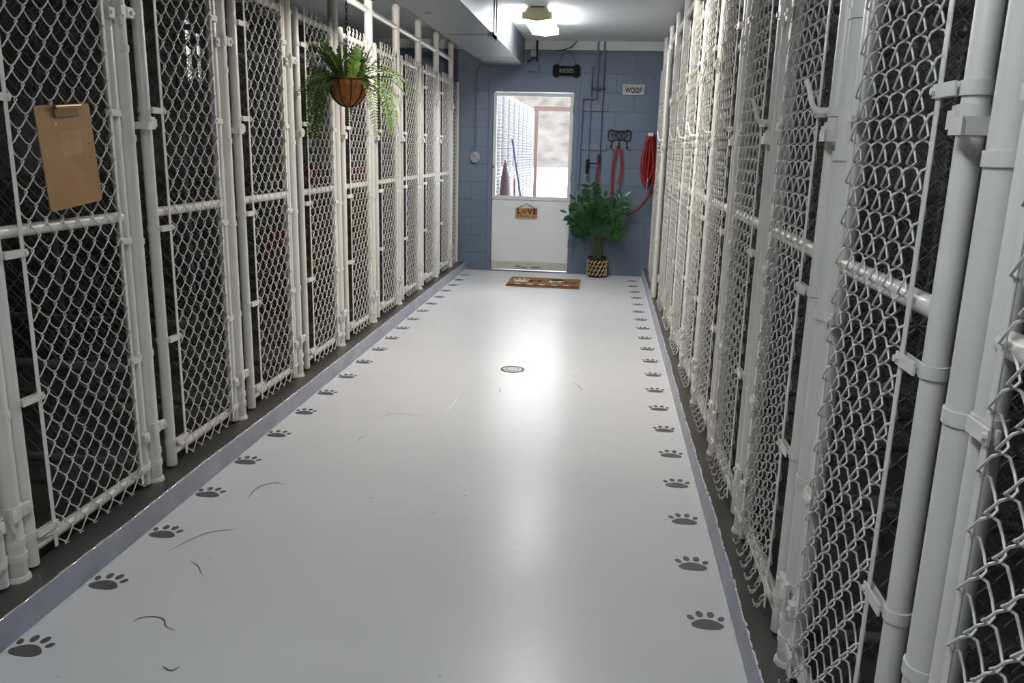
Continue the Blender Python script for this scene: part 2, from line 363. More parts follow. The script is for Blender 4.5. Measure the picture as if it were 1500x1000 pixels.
# ------------------------------------------------------------------ gates and posts
UR, PR = .0212, .0300      # gate upright radius, post radius
def make_gate(sx, top, mid, label, ya=.132, reach=.075):
    """origin: centre of the near post at kerb level; +y along the row; sx = x direction of the corridor"""
    g = thing('kennel_gate', label, 'gate'); yb_ = S-.068
    X = lambda v: sx*v
    zb = .066; zm = mid-CURB; zt = top-CURB
    for yy in (ya, yb_):
        up = MB().lathe([(UR, .012), (UR, zt+.02), (UR*.8, zt+.032), (UR*.3, zt+.038)], 12, (0, yy, 0)); up.build('upright', 'pipe_paint', g)
    for nm, zz in (('bottom_rail', zb), ('middle_rail', zm), ('top_rail', zt-.01)):
        tube(nm, [(0, ya+.0, zz), (0, yb_, zz)], .0185, 'pipe_paint', g, 12)
    ba, bb = ya+reach, yb_-.055
    axis = lambda u, v, w_: (X(.026+v), ba+.004+u, w_)
    # the mesh hangs in front of the rails and is threaded over both tension bars
    chainlink(bb-ba-.008, zb-.035, zt+.030, axis, sx, seed=11, t=.0072 if sx > 0 else .009, hook=.3 if sx > 0 else 1.0).build('chain_link_mesh', 'wire_paint', g)
    for yy, lean in ((ba, .006), (bb, .0)):
        MB().box((X(.0245), yy-.008, .035), (X(.0285), yy+.008, zt+.05), .0012).build('tension_bar', 'pipe_paint', g, smooth=False)
    for yy, yu, ss in ((ba, ya, 1), (bb, yb_, -1)):
        for zz in (.105, .53, .97, 1.41, 1.83):
            zq = zz + (-.012 if ss < 0 else .008)
            mb = MB().ring(UR, UR+.0035, zq-.011, zq+.011, 14, (0, yu, 0))
            mb.box((X(.016), yu+ss*.012, zq-.011), (X(.0205), yy+ss*.014, zq+.011)); mb.box((X(.0285), yu+ss*.004, zq-.011), (X(.0325), yy+ss*.014, zq+.011))
            o = mb.build('tension_band', 'pipe_paint', g)
            tube('bolt', [(X(.032), yy+ss*.006, zq), (X(.038), yy+ss*.006, zq)], .0062, 'pipe_paint', o, 8)
    for zz in (.205, 1.725):
        mb = MB().ring(UR, UR+.005, zz-.02, zz+.02, 14, (0, yb_, 0)); mb.box((X(.016), yb_-.03, zz-.018), (X(.036), yb_+.004, zz+.018), .002)
        h = mb.build('hinge', 'pipe_paint', g)
        pass
        tube('bolt', [(X(.034), yb_-.018, zz), (X(.042), yb_-.018, zz)], .007, 'pipe_paint', h, 8)
    zl = 1.372
    mb = MB().ring(UR, UR+.004, zl-.022, zl+.022, 14, (0, ya, 0)); mb.box((X(.014), ya, zl-.022), (X(.020), ya+.034, zl+.022)); mb.box((X(.021), ya, zl-.014), (X(.026), ya+.034, zl+.014))
    la = mb.build('latch', 'pipe_paint', g)
    if ya > .1: MB().box((X(-.01), ya-.062, zl-.024), (X(.04), ya-.056, zl+.002)).box((X(.034), ya-.062, zl-.024), (X(.04), ya-.016, zl+.002)).box((X(-.02), ya-.062, zl-.024), (X(-.014), ya-.016, zl+.002)).build('latch_fork', 'pipe_paint', la, smooth=False)
    if sx < 0:
        tube('lift_handle', smooth_path([(X(.018), ya-.005, zl+.05), (X(.038), ya+.010, zl+.046), (X(.052), ya+.030, zl+.062), (X(.060), ya+.048, zl+.100), (X(.066), ya+.060, zl+.122)], 5), [.0068]*19+[.0074, .008], 'pipe_paint', la, 8)
    return g
def make_post(sx, ht, label):
    p = thing('fence_post', label, 'post')
    h = ht-CURB
    MB().lathe([(PR, 0), (PR, h)], 18).build('pole', 'pipe_paint', p)
    MB().lathe([(PR+.003, h-.02), (PR+.003, h), (PR*.85, h+.018), (PR*.45, h+.028), (.004, h+.031)], 18).build('cap', 'pipe_paint', p)
    for zz in (.075, .125, .52, .945, 1.315, 1.62, 1.98):
        MB().ring(PR, PR+.0035, zz-.011, zz+.011, 18).build('band', 'pipe_paint', p)
    X = lambda v: sx*v
    for zz in (.205, 1.725):
        mb = MB().ring(PR, PR+.005, zz-.004, zz+.036, 16); mb.box((X(.026), -.044, zz-.002), (X(.046), -.018, zz+.034), .002); mb.box((X(.022), .010, zz-.002), (X(.036), .05, zz+.034), .002)
        h_ = mb.build('hinge_strap', 'pipe_paint', p)
        tube('hinge_pin', [(X(.037), -.040, zz-.03), (X(.037), -.040, zz+.045)], .0065, 'pipe_paint', h_, 8); tube('bolt', [(X(.034), .038, zz+.016), (X(.043), .038, zz+.016)], .008, 'pipe_paint', h_, 8)
    MB().lathe([(PR+.007, 0), (PR+.004, .012), (PR, .016)], 18).build('paint_foot', 'pipe_paint', p)
    return p
def drop_handle(g):
    for ch in list(g.children):
        for o in list(ch.children):
            if o.name.startswith('lift_handle'): bpy.data.objects.remove(o)
YL = [2.035+S*k for k in range(-1, 10)]          # posts of the left row
YR = [1.20+S*k for k in range(-1, 11)]           # posts of the right row
HL, HR = 2.46, 2.53
nl, nr = len(YL), len(YR)
protoP = {1: make_post(1, HL, 'x'), -1: make_post(-1, HR, 'x')}
protoG = {1: make_gate(1, 2.085, 1.13, 'x'), -1: make_gate(-1, 2.235, 1.165, 'x')}
wide_gate = make_gate(1, 2.085, 1.13, 'x', ya=.064, reach=.082)
for sx, YS, PX, side in ((1, YL, PXL, 'left'), (-1, YR, PXR, 'right')):
    for i, y in enumerate(YS):
        p = protoP[sx] if i == 0 else copy_tree(protoP[sx])
        p.location = (PX, y, CURB)
        k = len(YS)-1-i
        tag(p, f'thick white banded fence post in the {side} row, {ORD[k]} from the back wall', 'post', f'posts of the {side} kennel row')
    for i, y in enumerate(YS[:-1]):
        g = protoG[sx] if i == 0 else wide_gate if (sx > 0 and i == 1) else copy_tree(protoG[sx])
        g.location = (PX, y, CURB)
        k = len(YS)-2-i
        if sx < 0 and i < 2 and i > 0: drop_handle(g)
        tag(g, f'white chain-link kennel gate in the {side} row, {ORD[k]} from the back wall', 'gate', f'gates of the {side} kennel row')
        if sx < 0 and k == 1:       # this gate stands slightly ajar: swing about its hinges at the far post
            a = math.radians(-5.5); hp = Vector((PX, y+S-.046, CURB)); d = Vector((0, -S+.046, 0)); d.rotate(Matrix.Rotation(a, 3, 'Z'))
            g.rotation_euler = (0, 0, a); g.location = hp + d
            tag(g, 'white chain-link kennel gate standing slightly ajar near the red hose coil')
# continuous pipe through the heads of the posts
for nm, PX, zz, side, Y0, Y1 in (('left', PXL, 2.315, 'left', -1.2, YL[-1]+.05), ('right', PXR, 2.405, 'right', -1.2, YR[-1]+.05)):
    t = thing('top_pipe', f'long white horizontal pipe joining the heads of the {side} fence posts', 'pipe', (PX, 0, zz))
    YY = YL if side == 'left' else YR
    ends = [Y0] + [y for y in YY]
    for q in range(len(ends)-1):
        y0, y1 = ends[q]+(PR+.001 if q else 0), ends[q+1]-PR-.001
        tube('pipe', [(0, y0, 0), (0, y1, 0)], .0215, 'pipe_paint', t, 14)
        for yy in ([y0+.012] if q else [])+[y1-.012]: tube('coupling', [(0, yy-.011, 0), (0, yy+.011, 0)], .0258, 'pipe_paint', t, 12)
# short fixed mesh filler between last post and back wall
for sx, YS, PX, top, side in ((1, YL, PXL, 2.085, 'left'), (-1, YR, PXR, 2.235, 'right')):
    y0 = YS[-1]+.04; y1 = D-.03
    if y1-y0 > .06:
        t = thing('filler_panel', f'narrow white chain-link filler strip between {side} fence and back wall', 'fence panel', (PX, y0, CURB))
        ax = lambda u, v, w_, sx=sx: (sx*(.004+v), .012+u, w_)
        chainlink(y1-y0-.06, .03, top-CURB, ax, 1, seed=4).build('chain_link_mesh', 'wire_paint', t)
        tube('wall_pipe', [(0, y1-y0-.024, 0), (0, y1-y0-.024, top-CURB+.03)], .019, 'pipe_paint', t, 12)
        tube('bottom_rail', [(-sx*.02, 0, .05), (-sx*.02, y1-y0-.03, .05)], .014, 'pipe_paint', t, 10)

# dividers between the kennels, running back from each post
dl = 1.42
axd = lambda u, v, w_: (u, v, w_)
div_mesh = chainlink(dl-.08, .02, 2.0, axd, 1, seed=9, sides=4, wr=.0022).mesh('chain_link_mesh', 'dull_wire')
def make_divider():
    t = thing('kennel_divider', 'x', 'fence panel')
    link('chain_link_mesh', div_mesh, t, (.05, 0, 0))
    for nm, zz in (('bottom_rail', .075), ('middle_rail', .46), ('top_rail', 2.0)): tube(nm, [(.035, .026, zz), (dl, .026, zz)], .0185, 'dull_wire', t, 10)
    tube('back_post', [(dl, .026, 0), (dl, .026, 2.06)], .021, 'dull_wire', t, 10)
    return t
proto_d = make_divider(); first = True
for side, YS, PX in (('left', YL, PXL), ('right', YR, PXR)):
    for i, y in enumerate(YS):
        if i == 0: continue
        k = len(YS)-1-i
        d = proto_d if first else copy_tree(proto_d); first = False
        d.location = (PX, y, CURB); d.rotation_euler = (0, 0, PI if side == 'left' else 0)
        tag(d, f'dim chain-link divider inside the {side} kennels, {ORD[k]} from the back wall', 'fence panel', f'dividers of the {side} kennels')
# brown wooden panels standing in the left kennels
for (y, x0, x1, zt, nm) in ((6.55, -2.75, -1.95, 1.22, 'taller'), (5.79, -2.55, -2.10, .78, 'lower')):
    t = thing('wood_panel', f'{nm} brown stained wooden panel standing inside a left kennel', 'panel', ((x0+x1)/2, y, CURB))
    hw = (x1-x0)/2; n = 4
    for i in range(n): bx('plank', (-hw+2*hw*i/n+.003, -.012, .02), (-hw+2*hw*(i+1)/n-.003, .008, zt-CURB), 'plywood', t, .003)
    bx('batten', (-hw, .008, .15), (hw, .026, .22), 'plywood', t); bx('batten', (-hw, .008, zt-CURB-.2), (hw, .026, zt-CURB-.13), 'plywood', t); bx('foot', (-hw, -.03, 0), (hw, .026, .02), 'plywood', t)

# ------------------------------------------------------------------ duct
dy0, dy1 = -2.4, 9.27
prof = [(-.965, CEIL-.004), (-.965, 2.293), (-1.38, 2.293), (-1.665, 2.462), (-1.665, CEIL-.004)]
duct = thing('air_duct', 'long galvanised sheet metal air duct under the ceiling on the left', 'duct', (-1.3, 0, 2.293))
secs = [dy0, 0.4, 2.6, 4.75, 6.82, 8.44, dy1]
for i in range(len(secs)-1):
    MB().prism([(x+1.3, z-2.293) for x, z in prof], secs[i+1]-secs[i]-.004, lambda a, b, c_, i=i: (a, secs[i]+.002+c_, b)).build('duct_section', 'duct_metal', duct, smooth=False)
for y in secs[1:-1]:
    q = [(x+1.3, z-2.293) for x, z in prof]; o_ = [(q[0][0]+.002, q[0][1]), (q[1][0]+.002, q[1][1]-.002), (q[2][0]-.001, q[2][1]-.002), (q[3][0]-.002, q[3][1]-.002), (q[4][0]-.002, q[4][1])]
    mb = MB()
    mb.prism(q[:5]+o_[::-1], .012, lambda a, b, c_, y=y: (a, y-.006+c_, b)); mb.build('seam_strip', 'strap_metal', duct, smooth=False)
for y in (6.74, 6.88):
    tube('hanger_rod', [(-.965+1.3+.012, y, -.02), (-.965+1.3+.012, y, CEIL-2.293)], .006, 'strap_metal', duct, 8)
MB().box((.30, 6.72, -.026), (.355, 6.90, -.008)).box((.335, 6.72, -.026), (.355, 6.90, .01)).build('hanger_bracket', 'strap_metal', duct, smooth=False)
tube('hanger_nut', [(.347, 6.88, -.04), (.347, 6.88, -.02)], .011, 'chrome', duct, 6)
bx('damper_tag', (.0, 5.78, -.006), (.045, 5.79, -.002), 'box_grey', duct)

# ------------------------------------------------------------------ ceiling fixtures
def fixture(y0, y1, xc, dm, label, caps):
    t = thing('ceiling_light', label, 'light', (xc, (y0+y1)/2, CEIL)); L = (y1-y0)/2; hw = .122
    bx('housing', (-.085, -L+.01, -.035), (.085, L-.01, -.001), 'white_paint', t)
    pr = [(-.085, -.025), (-hw, -.06), (-hw, -.094), (-hw*.5, -.105), (0, -.109), (hw*.5, -.105), (hw, -.094), (hw, -.06), (.085, -.025)]
    MB().prism(pr, 2*L-.03, lambda a, b, c_: (a, -L+.015+c_, b)).build('diffuser', dm, t, smooth=False)
    cp = [(-.088, -.012), (-.103, -.042), (-hw-.005, -.045), (-hw-.005, -.100), (0, -.117), (hw+.005, -.100), (hw+.005, -.045), (.103, -.042), (.088, -.012)]
    for yy in (-L, L-.012):
        MB().prism(cp, .012, lambda a, b, c_, yy=yy: (a, yy+c_, b)).build('end_cap', caps if yy < 0 else 'white_paint', t, smooth=False)
    bx('mounting_plate', (-.06, -L-.006, -.012), (.06, -L+.03, -.001), 'strap_metal', t)
    return t
fixture(7.18, 8.12, -.652, 'diffuser', 'glowing ceiling light with tan end cap near back door', 'tan_plastic')
fixture(0.1, 1.3, -.45, 'diffuser_near', 'third ceiling light above the near end of the corridor', 'tan_plastic')
fixture(4.3, 5.5, -.40, 'diffuser_mid', 'second ceiling light above the middle of the corridor', 'tan_plastic')
# small caged lamp on the duct above the fern (just above the picture)
LP = Vector((-1.36, 4.73, 2.243)); aim = Vector((-1.72, 5.86, 2.15))
t = thing('bullet_lamp', 'small bullet lamp fixed under the air duct above the hanging fern', 'lamp', LP)
dirv = (aim-LP).normalized()
tube('bracket', [(0, 0, .01), (0, 0, .049)], .008, 'strap_metal', t, 8)
sh = MB(); q = [(-dirv*.05), (-dirv*.04), (dirv*.03), (dirv*.035)]
sh.sweep([tuple(v) for v in q[:3]], [.02, .035, .045], 14, caps=False); sh.build('shade', 'strap_metal', t)
ld = bpy.data.lights.new('bullet_lamp_light', 'SPOT'); ld.energy = SPOT_W; ld.color = (1, .95, .87); ld.spot_size = math.radians(46); ld.spot_blend = .6; ld.shadow_soft_size = .03
lo = bpy.data.objects.new('bulb_light', ld); COL.objects.link(lo); lo.parent = t; lo.location = dirv*.04; lo.rotation_euler = dirv.to_track_quat('-Z', 'Y').to_euler()

# ------------------------------------------------------------------ back wall fittings
WY = D       # face of the blocks
t = thing('switch_box', 'grey electrical box with conduit on the wall left of the door', 'electrical box', (-1.51, WY, 1.30))
MB().prism([(.058*math.cos(a)+0, .066*math.sin(a)) for a in [PI/8+i*PI/4 for i in range(8)]], .045, lambda a, b, c_: (a, -.001-c_, b)).build('box', 'box_grey', t, smooth=False)
tube('toggle', [(-.01, -.046, .015), (-.01, -.06, .02)], .006, 'black', t, 8); tube('screw', [(.03, -.046, -.02), (.03, -.049, -.02)], .007, 'strap_metal', t, 8)
tube('conduit', smooth_path([(.0, -.016, .06), (.0, -.016, .5), (0, -.016, .90), (.012, -.016, .955), (.055, -.016, 1.0), (.13, -.016, 1.005), (.3, -.016, 1.0)], 5), .0095, 'block_paint', t, 8)
# pipes right of the door
PY = WY-.045
def wp(pts): return [(x, PY, z) for x, z in pts]
t = thing('mounting_board', 'upper blue painted board carrying the water pipes', 'board', (-.168, WY, 1.872)); bx('board', (-.14, -.026, -.036), (.14, -.001, .036), 'block_paint', t, .003)
t = thing('mounting_board', 'lower blue painted board carrying the water pipes', 'board', (-.165, WY, 1.45)); bx('board', (-.14, -.026, -.036), (.14, -.001, .036), 'block_paint', t, .003)
PRD = .0105
t = thing('water_pipe', 'blue painted water pipe with branch, spigot and dark clamp beside the door', 'pipe', (0, 0, 0))
tube('pipe', wp([(-.165, CEIL-.005), (-.165, 1.99), (-.175, 1.975), (-.30, 1.972), (-.312, 1.96), (-.322, 1.0)]), PRD, 'block_paint', t, 8)
MB().box((-.21, PY-.03, 2.065), (-.065, WY-.001, 2.085)).build('clamp', 'valve', t, smooth=False)
tube('branch_pipe', wp([(-.175, 2.312), (-.215, 2.312), (-.225, 2.30), (-.226, 1.30)]), PRD*.95, 'block_paint', t, 8)
tube('spigot', [(-.226, PY, 1.31), (-.226, PY, 1.235), (-.228, PY-.03, 1.19), (-.23, PY-.04, 1.155)], [.018, .022, .018, .015], 'sign_black', t, 10)
tube('spigot_lever', [(-.226, PY-.02, 1.268), (-.12, PY-.02, 1.266)], .007, 'sign_black', t, 8)
t = thing('water_pipe', 'straight blue painted pipe that feeds the red hose', 'pipe', (0, 0, 0))
tube('pipe', wp([(-.098, CEIL-.005), (-.100, 1.36)]), PRD, 'block_paint', t, 8)
tube('valve', [(-.1, PY, 1.37), (-.1, PY, 1.30), (-.102, PY-.02, 1.27)], [.017, .021, .018], 'valve', t, 10)
# cable and small fittings at the duct end
t = thing('wall_cable', 'thin dark cable curving along the white beam above the door', 'cable', (0, 0, 0))
tube('cable', smooth_path([(-.40, D-.06, 2.567), (-.42, D-.045, 2.54), (-.47, D-.04, 2.50), (-.56, D-.04, 2.472), (-.62, D-.02, 2.47)], 6), .005, 'sign_black', t, 6)
t = thing('junction_fitting', 'dark pipe fittings and box between duct end and back wall', 'fitting', (-.87, D-.07, 2.44))
bx('box', (-.03, -.03, -.045), (.03, .03, .03), 'box_grey', t, .004); tube('pipe', [(.035, 0, -.09), (.035, 0, .125)], .012, 'valve', t, 8); tube('elbow', smooth_path([(.035, 0, -.03), (-.02, 0, -.07), (-.07, 0, -.10)], 4), .011, 'valve', t, 8)
tube('wire', smooth_path([(.04, .02, -.06), (.07, .03, -.18), (.02, .035, -.2), (-.06, .04, -.19)], 4), .003, 'sign_black', t, 6)

def bone(w, h):
    """bone outline, width w, height h"""
    pts = []; r = h*.30; cx = w/2-r
    def arc(cx_, cy_, a0, a1, n=9):
        for i in range(n+1): a = math.radians(a0+(a1-a0)*i/n); pts.append((cx_+r*math.cos(a), cy_+r*math.sin(a)))
    cy = h/2-r
    arc(cx, -cy, -145, 20); arc(cx, cy, -20, 145); arc(-cx, cy, 35, 200); arc(-cx, -cy, 160, 325)
    return pts
T_wall = lambda y: (lambda a, b, c_: (a, y-c_, b))
t = thing('bone_sign', 'black bone shaped sign reading KISSES hanging above the door', 'sign', (-.505, WY, 2.258))
MB().prism(bone(.31, .142), .014, T_wall(-.004)).build('board', 'sign_black', t, smooth=False)
rim = bone(.30, .132); tube('raised_rim', [(a, -.018, b) for a, b in rim]+[(rim[0][0], -.018, rim[0][1])], .003, 'black', t, 6)
o = link('lettering', text_mesh('KISSES', .058, .001, 'sign_letter'), t, (.0, -.0195, .0)); o.rotation_euler = (PI/2, 0, 0)
tube('hanging_wire', smooth_path([(-.10, -.012, .055), (-.06, -.01, .15), (-.02, -.008, .205), (.03, -.008, .19), (.08, -.01, .13), (.10, -.012, .055)], 5), .0022, 'sign_black', t, 6)
t = thing('board_sign', 'small pale grey board sign reading WOOF in black letters', 'sign', (.243, WY, 2.072))
bx('board', (-.122, -.022, -.058), (.122, -.002, .058), 'woof_board', t, .003)
o = link('lettering', text_mesh('WOOF', .078, .001, 'black', .0022), t, (.0, -.0235, -.010)); o.rotation_euler = (PI/2, 0, 0); o.scale = (.74, 1, 1)
for sx in (-1, 1): tube('nail', [(sx*.085, -.02, .036), (sx*.085, -.026, .036)], .006, 'black', t, 8)
t = thing('leash_rack', 'black metal bone outline rack reading WOOF with three leash hooks', 'rack', (.115, WY, 1.578))
bp_ = bone(.25, .12); tube('bone_frame', [(a, -.015, b) for a, b in bp_]+[(bp_[0][0], -.015, bp_[0][1])], .0075, 'black', t, 8)
o = link('lettering', text_mesh('WOOF', .088, .004, 'black', .003), t, (0, -.015, -.002)); o.rotation_euler = (PI/2, 0, 0); o.scale = (.72, 1, 1)
for hx, hz in ((-.085, -.135), (.0, -.13), (.09, -.135)):
    tube('hook', smooth_path([(hx*.8, -.012, -.04), (hx, -.012, hz+.03), (hx, -.03, hz), (hx, -.055, hz+.008), (hx, -.062, hz+.025)], 4), .006, 'black', t, 6)
    o = bx('hook_knob', (hx-.016, -.07, hz-.004), (hx+.016, -.05, hz+.018), 'black', t, .004)
# leash folded over the centre hook
t = thing('dog_leash', 'red webbing dog leash folded over the middle rack hook', 'leash', (.115, WY-.052, 1.448))
lp = smooth_path([(.018, 0, -.505), (.016, 0, -.40), (.036, 0, -.30), (.036, 0, -.14), (.012, 0, -.02), (-.006, 0, .009), (-.028, 0, -.035), (-.052, 0, -.15), (-.056, .01, -.3), (-.054, .012, -.44), (-.045, .014, -.62)], 6)
def ribbon(path, w_, th):
    mb = MB(); P = [np.array(p, float) for p in path]; v = []; f = []; n = len(P)
    for i, p in enumerate(P):
        tg = P[min(n-1, i+1)]-P[max(0, i-1)]; tg /= np.linalg.norm(tg)+1e-9; ny = np.array([0, 1., 0]); a = np.cross(tg, ny); a /= np.linalg.norm(a)+1e-9
        tw = .25*math.sin(i*.35); a2 = a*math.cos(tw)+ny*math.sin(tw); b2 = np.cross(a2, tg)
        for s1, s2 in ((-1, -1), (1, -1), (1, 1), (-1, 1)): v.append(p+a2*s1*w_/2+b2*s2*th/2)
    for i in range(n-1):
        for k in range(4): f.append((4*i+k, 4*i+(k+1) % 4, 4*i+4+(k+1) % 4, 4*i+4+k))
    f += [(3, 2, 1, 0), tuple(4*(n-1)+k for k in range(4))]; return mb.add(v, f)
ribbon(lp[6:], .024, .005).build('webbing', 'red_web', t)
MB().sweep([(.017, 0, -.41), (.017, 0, -.45)], .009, 8).sweep([(.017, 0, -.45), (.008, 0, -.47), (.010, 0, -.492), (.019, 0, -.497), (.026, 0, -.485), (.022, 0, -.465)], .0045, 6).build('snap_hook', 'chrome', t)
# hose and hanger
t = thing('hose_hanger', 'small white wall bracket holding up the red hose coil', 'bracket', (.455, WY, 1.56))
bx('plate', (-.03, -.012, -.02), (.03, -.001, .05), 'white_paint', t, .003); MB().box((-.028, -.135, .018), (.028, -.012, .030)).box((-.028, -.141, .018), (.028, -.135, .052)).build('arm', 'white_paint', t, smooth=False)
hz = thing('garden_hose', 'long red rubber hose coiled in tall loops by the right fence', 'hose', (.455, WY, 1.0))
rnd = random.Random(2); path = []; turns = 9
for k in range(turns):
    yy = -.022-.0118*k; wx = (.066, .02, .05, .012, .06, .03, .042, .018, .055)[k]; hb = (.02, .0, .08, -.03, .05, .0, .1, -.02, .03)[k]; cx = (0, -.03, .01, .02, -.005, .03, -.02, -.01, 0)[k]
    for i in range(20):
        a = 2*PI*i/20; top_z = .592+.003*math.cos(k); bot = .06+hb
        zc = (top_z+bot)/2; ez = (top_z-bot)/2
        z_ = zc+ez*math.cos(a); x_ = cx+wx*math.sin(a)*(1+.25*math.cos(a+PI))-.016*(1-math.cos(a))*.5
        path.append((x_, yy-.0118*i/20, z_))
tail = smooth_path([path[-1], (.03, -.135, .45), (.058, -.13, .2), (.055, -.11, .04), (.01, -.09, -.09), (-.09, -.075, -.22), (-.19, -.06, -.285), (-.30, -.055, -.308), (-.42, -.035, -.30), (-.53, -.035, -.22), (-.555, -.05, -.05), (-.570, -.075, .12), (-.558, -.075, .23), (-.556, -.066, .268)], 7)
MB().sweep(smooth_path(path[::1], 2)[:-2]+tail[1:], .0125, 8, caps=True).build('hose_tube', 'red_hose', hz)
MB().sweep([(-.556, -.066, .26), (-.556, -.062, .285)], .016, 8).build('coupling', 'valve', hz)
MB().sweep([(.0, -.145, .13), (-.004, -.15, .06), (-.006, -.152, .0)], [.012, .010, .014], 8).build('nozzle', 'chrome', hz)

# ------------------------------------------------------------------ LOVE sign on door
t = thing('plaque_sign', 'small kraft brown plaque on the door reading LOVE with a paw print', 'sign', (-.905, D+.004, .683))
MB().box((-.128, -.012, -.06), (.128, -.0005, .058), .003).build('board', 'kraft', t, smooth=False)
for ch, xx in (('L', -.088), ('V', .040), ('E', .096)):
    o = link('letter', text_mesh(ch, .088, .0008, 'love_dark', .0035), t, (xx, -.0125, .018)); o.rotation_euler = (PI/2, 0, 0)
def ell(cx, cy, rx, ry, rot=0, n=16):
    return [(cx+rx*math.cos(a)*math.cos(rot)-ry*math.sin(a)*math.sin(rot), cy+rx*math.cos(a)*math.sin(rot)+ry*math.sin(a)*math.cos(rot)) for a in [2*PI*i/n for i in range(n)]]
def paw_shapes(s):
    pad = []
    for i in range(24):
        a = 2*PI*i/24; r = 1+.10*math.cos(2*a)-.05*math.sin(3*a)
        pad.append((s*.40*r*math.cos(a)*(1.0 if math.sin(a) < .2 else .92), s*(-.17+.27*r*math.sin(a))))
    return pad, [ell(-.42*s, .14*s, .085*s, .125*s, .5), ell(-.155*s, .32*s, .10*s, .15*s, .15), ell(.155*s, .32*s, .10*s, .15*s, -.15), ell(.42*s, .14*s, .085*s, .125*s, -.5)]
pad, toes = paw_shapes(.062); mb = MB()
for sh_ in [pad]+toes: mb.prism([(a-.022, b+.022) for a, b in sh_], .0012, T_wall(-.0118))
mb.build('paw_mark', 'love_mid', t, smooth=False)
pad, toes = paw_shapes(.032); mb = MB()
for sh_ in [pad]+toes: mb.prism([(a+.085, b-.036) for a, b in sh_], .0012, T_wall(-.0118))
mb.build('paw_mark', 'love_mid', t, smooth=False)
mb = MB()
for i in range(9): mb.box((-.112+i*.017, -.0126, -.046+.003*(i % 2)), (-.101+i*.017, -.0118, -.028))
mb.build('faint_print', 'love_mid', t, smooth=False)
tube('cord', [(-.095, -.006, .056), (-.003, -.006, .112), (.095, -.006, .056)], .0035, 'sign_black', t, 6)

# ------------------------------------------------------------------ door mat
t = thing('door_mat', 'brown coir door mat with paw and dog shapes before the door', 'mat', (-.615, 8.59, 0))
MB().box((-.385, -.295, .0005), (.385, .295, .014), .004).build('mat_body', 'coir', t, smooth=False)
bx('dark_border', (-.38, -.29, .0141), (.38, -.20, .0155), 'coir_dark', t)
Tm = lambda a, b, c_: (a, b, .0142+c_)
def dogshape(cx, cy, s, fl_=1):
    o_ = [(-.5, -.25), (-.42, .0), (-.5, .25), (-.38, .3), (-.28, .12), (.12, .12), (.2, .34), (.28, .24), (.45, .2), (.44, .08), (.3, .02), (.3, -.3), (.2, -.3), (.16, -.08), (-.2, -.08), (-.26, -.3), (-.38, -.3), (-.36, -.05)]
    return [(cx+fl_*s*a, cy+s*1.35*b) for a, b in o_]
pad, toes = paw_shapes(.17); mb = MB()
for sh_ in [pad]+toes: mb.prism([(a-.255, b*1.6+.06) for a, b in sh_], .002, Tm)
mb.build('white_paw', 'coir_white', t, smooth=False)
MB().prism(dogshape(-.09, .03, .16), .002, Tm).build('black_dog', 'coir_black', t, smooth=False)
MB().prism(dogshape(.13, .05, .17), .002, Tm).build('white_dog', 'coir_white', t, smooth=False); MB().prism(ell(.13, .17, .075, .05), .0021, Tm).build('dog_saddle', 'coir_black', t, smooth=False)
MB().prism(dogshape(.29, .0, .15), .002, Tm).build('brown_dog', 'coir_dark', t, smooth=False)
mb = MB()
for i in range(5): mb.prism(ell(-.27+.13*i, -.19, .035, .022), .0035, Tm)
mb.build('pale_spots', 'coir_white', t, smooth=False)

# ------------------------------------------------------------------ plants
def frond(base, dirs, length, droop, nl_, lw, ll, rnd, width_prof, mat_, parent, name='frond', r0_=.0035, bare=.0, fold=.25, curl=0):
    """pinnate leaf: rachis curve + leaflets, one mesh"""
    mb = MB(); d = Vector(dirs).normalized(); p = Vector(base); pts = [p.copy()]; n = 22; step = length/n
    for i in range(n):
        d = (d + Vector((0, 0, -droop*step*(.5+1.2*i/n)))).normalized(); p = p + d*step; pts.append(p.copy())
    mb.sweep(pts, [r0_*(1-.75*i/n) for i in range(n+1)], 5, caps=False)
    for k in range(nl_):
        s = bare+(1-bare)*(k+.5)/nl_; fi = s*n; i = min(n-1, int(fi)); q = pts[i].lerp(pts[i+1], fi-i); tg = (pts[i+1]-pts[i]).normalized()
        side = tg.cross(Vector((0, 0, 1)))
        if side.length < .05: side = tg.cross(Vector((1, .3, 0)))
        side.normalize(); nrm = side.cross(tg).normalized(); wp_ = width_prof(s)
        for sg in (-1, 1):
            ang = rnd.uniform(.9, 1.15); ld_ = (side*sg*math.sin(ang)+tg*math.cos(ang)+nrm*rnd.uniform(-.1, fold)).normalized(); L_ = ll*wp_*rnd.uniform(.85, 1.1)
            wd = ld_.cross(nrm).normalized()*lw*max(.5, wp_)
            a = q; b1 = q+ld_*L_*.35+wd*.5+nrm*.1*lw; b2 = q+ld_*L_*.35-wd*.5+nrm*.1*lw; c1 = q+ld_*L_*.75+wd*.42; c2 = q+ld_*L_*.75-wd*.42; tip = q+ld_*L_-nrm*curl*L_; md = q+ld_*L_*.5-nrm*lw*.18
            mb.add([a, b1, c1, tip, c2, b2, md], [(0, 1, 6), (1, 2, 6), (2, 3, 6), (3, 4, 6), (4, 5, 6), (5, 0, 6)])
    o = mb.build(name, mat_, parent, smooth=True, angle=60); return o
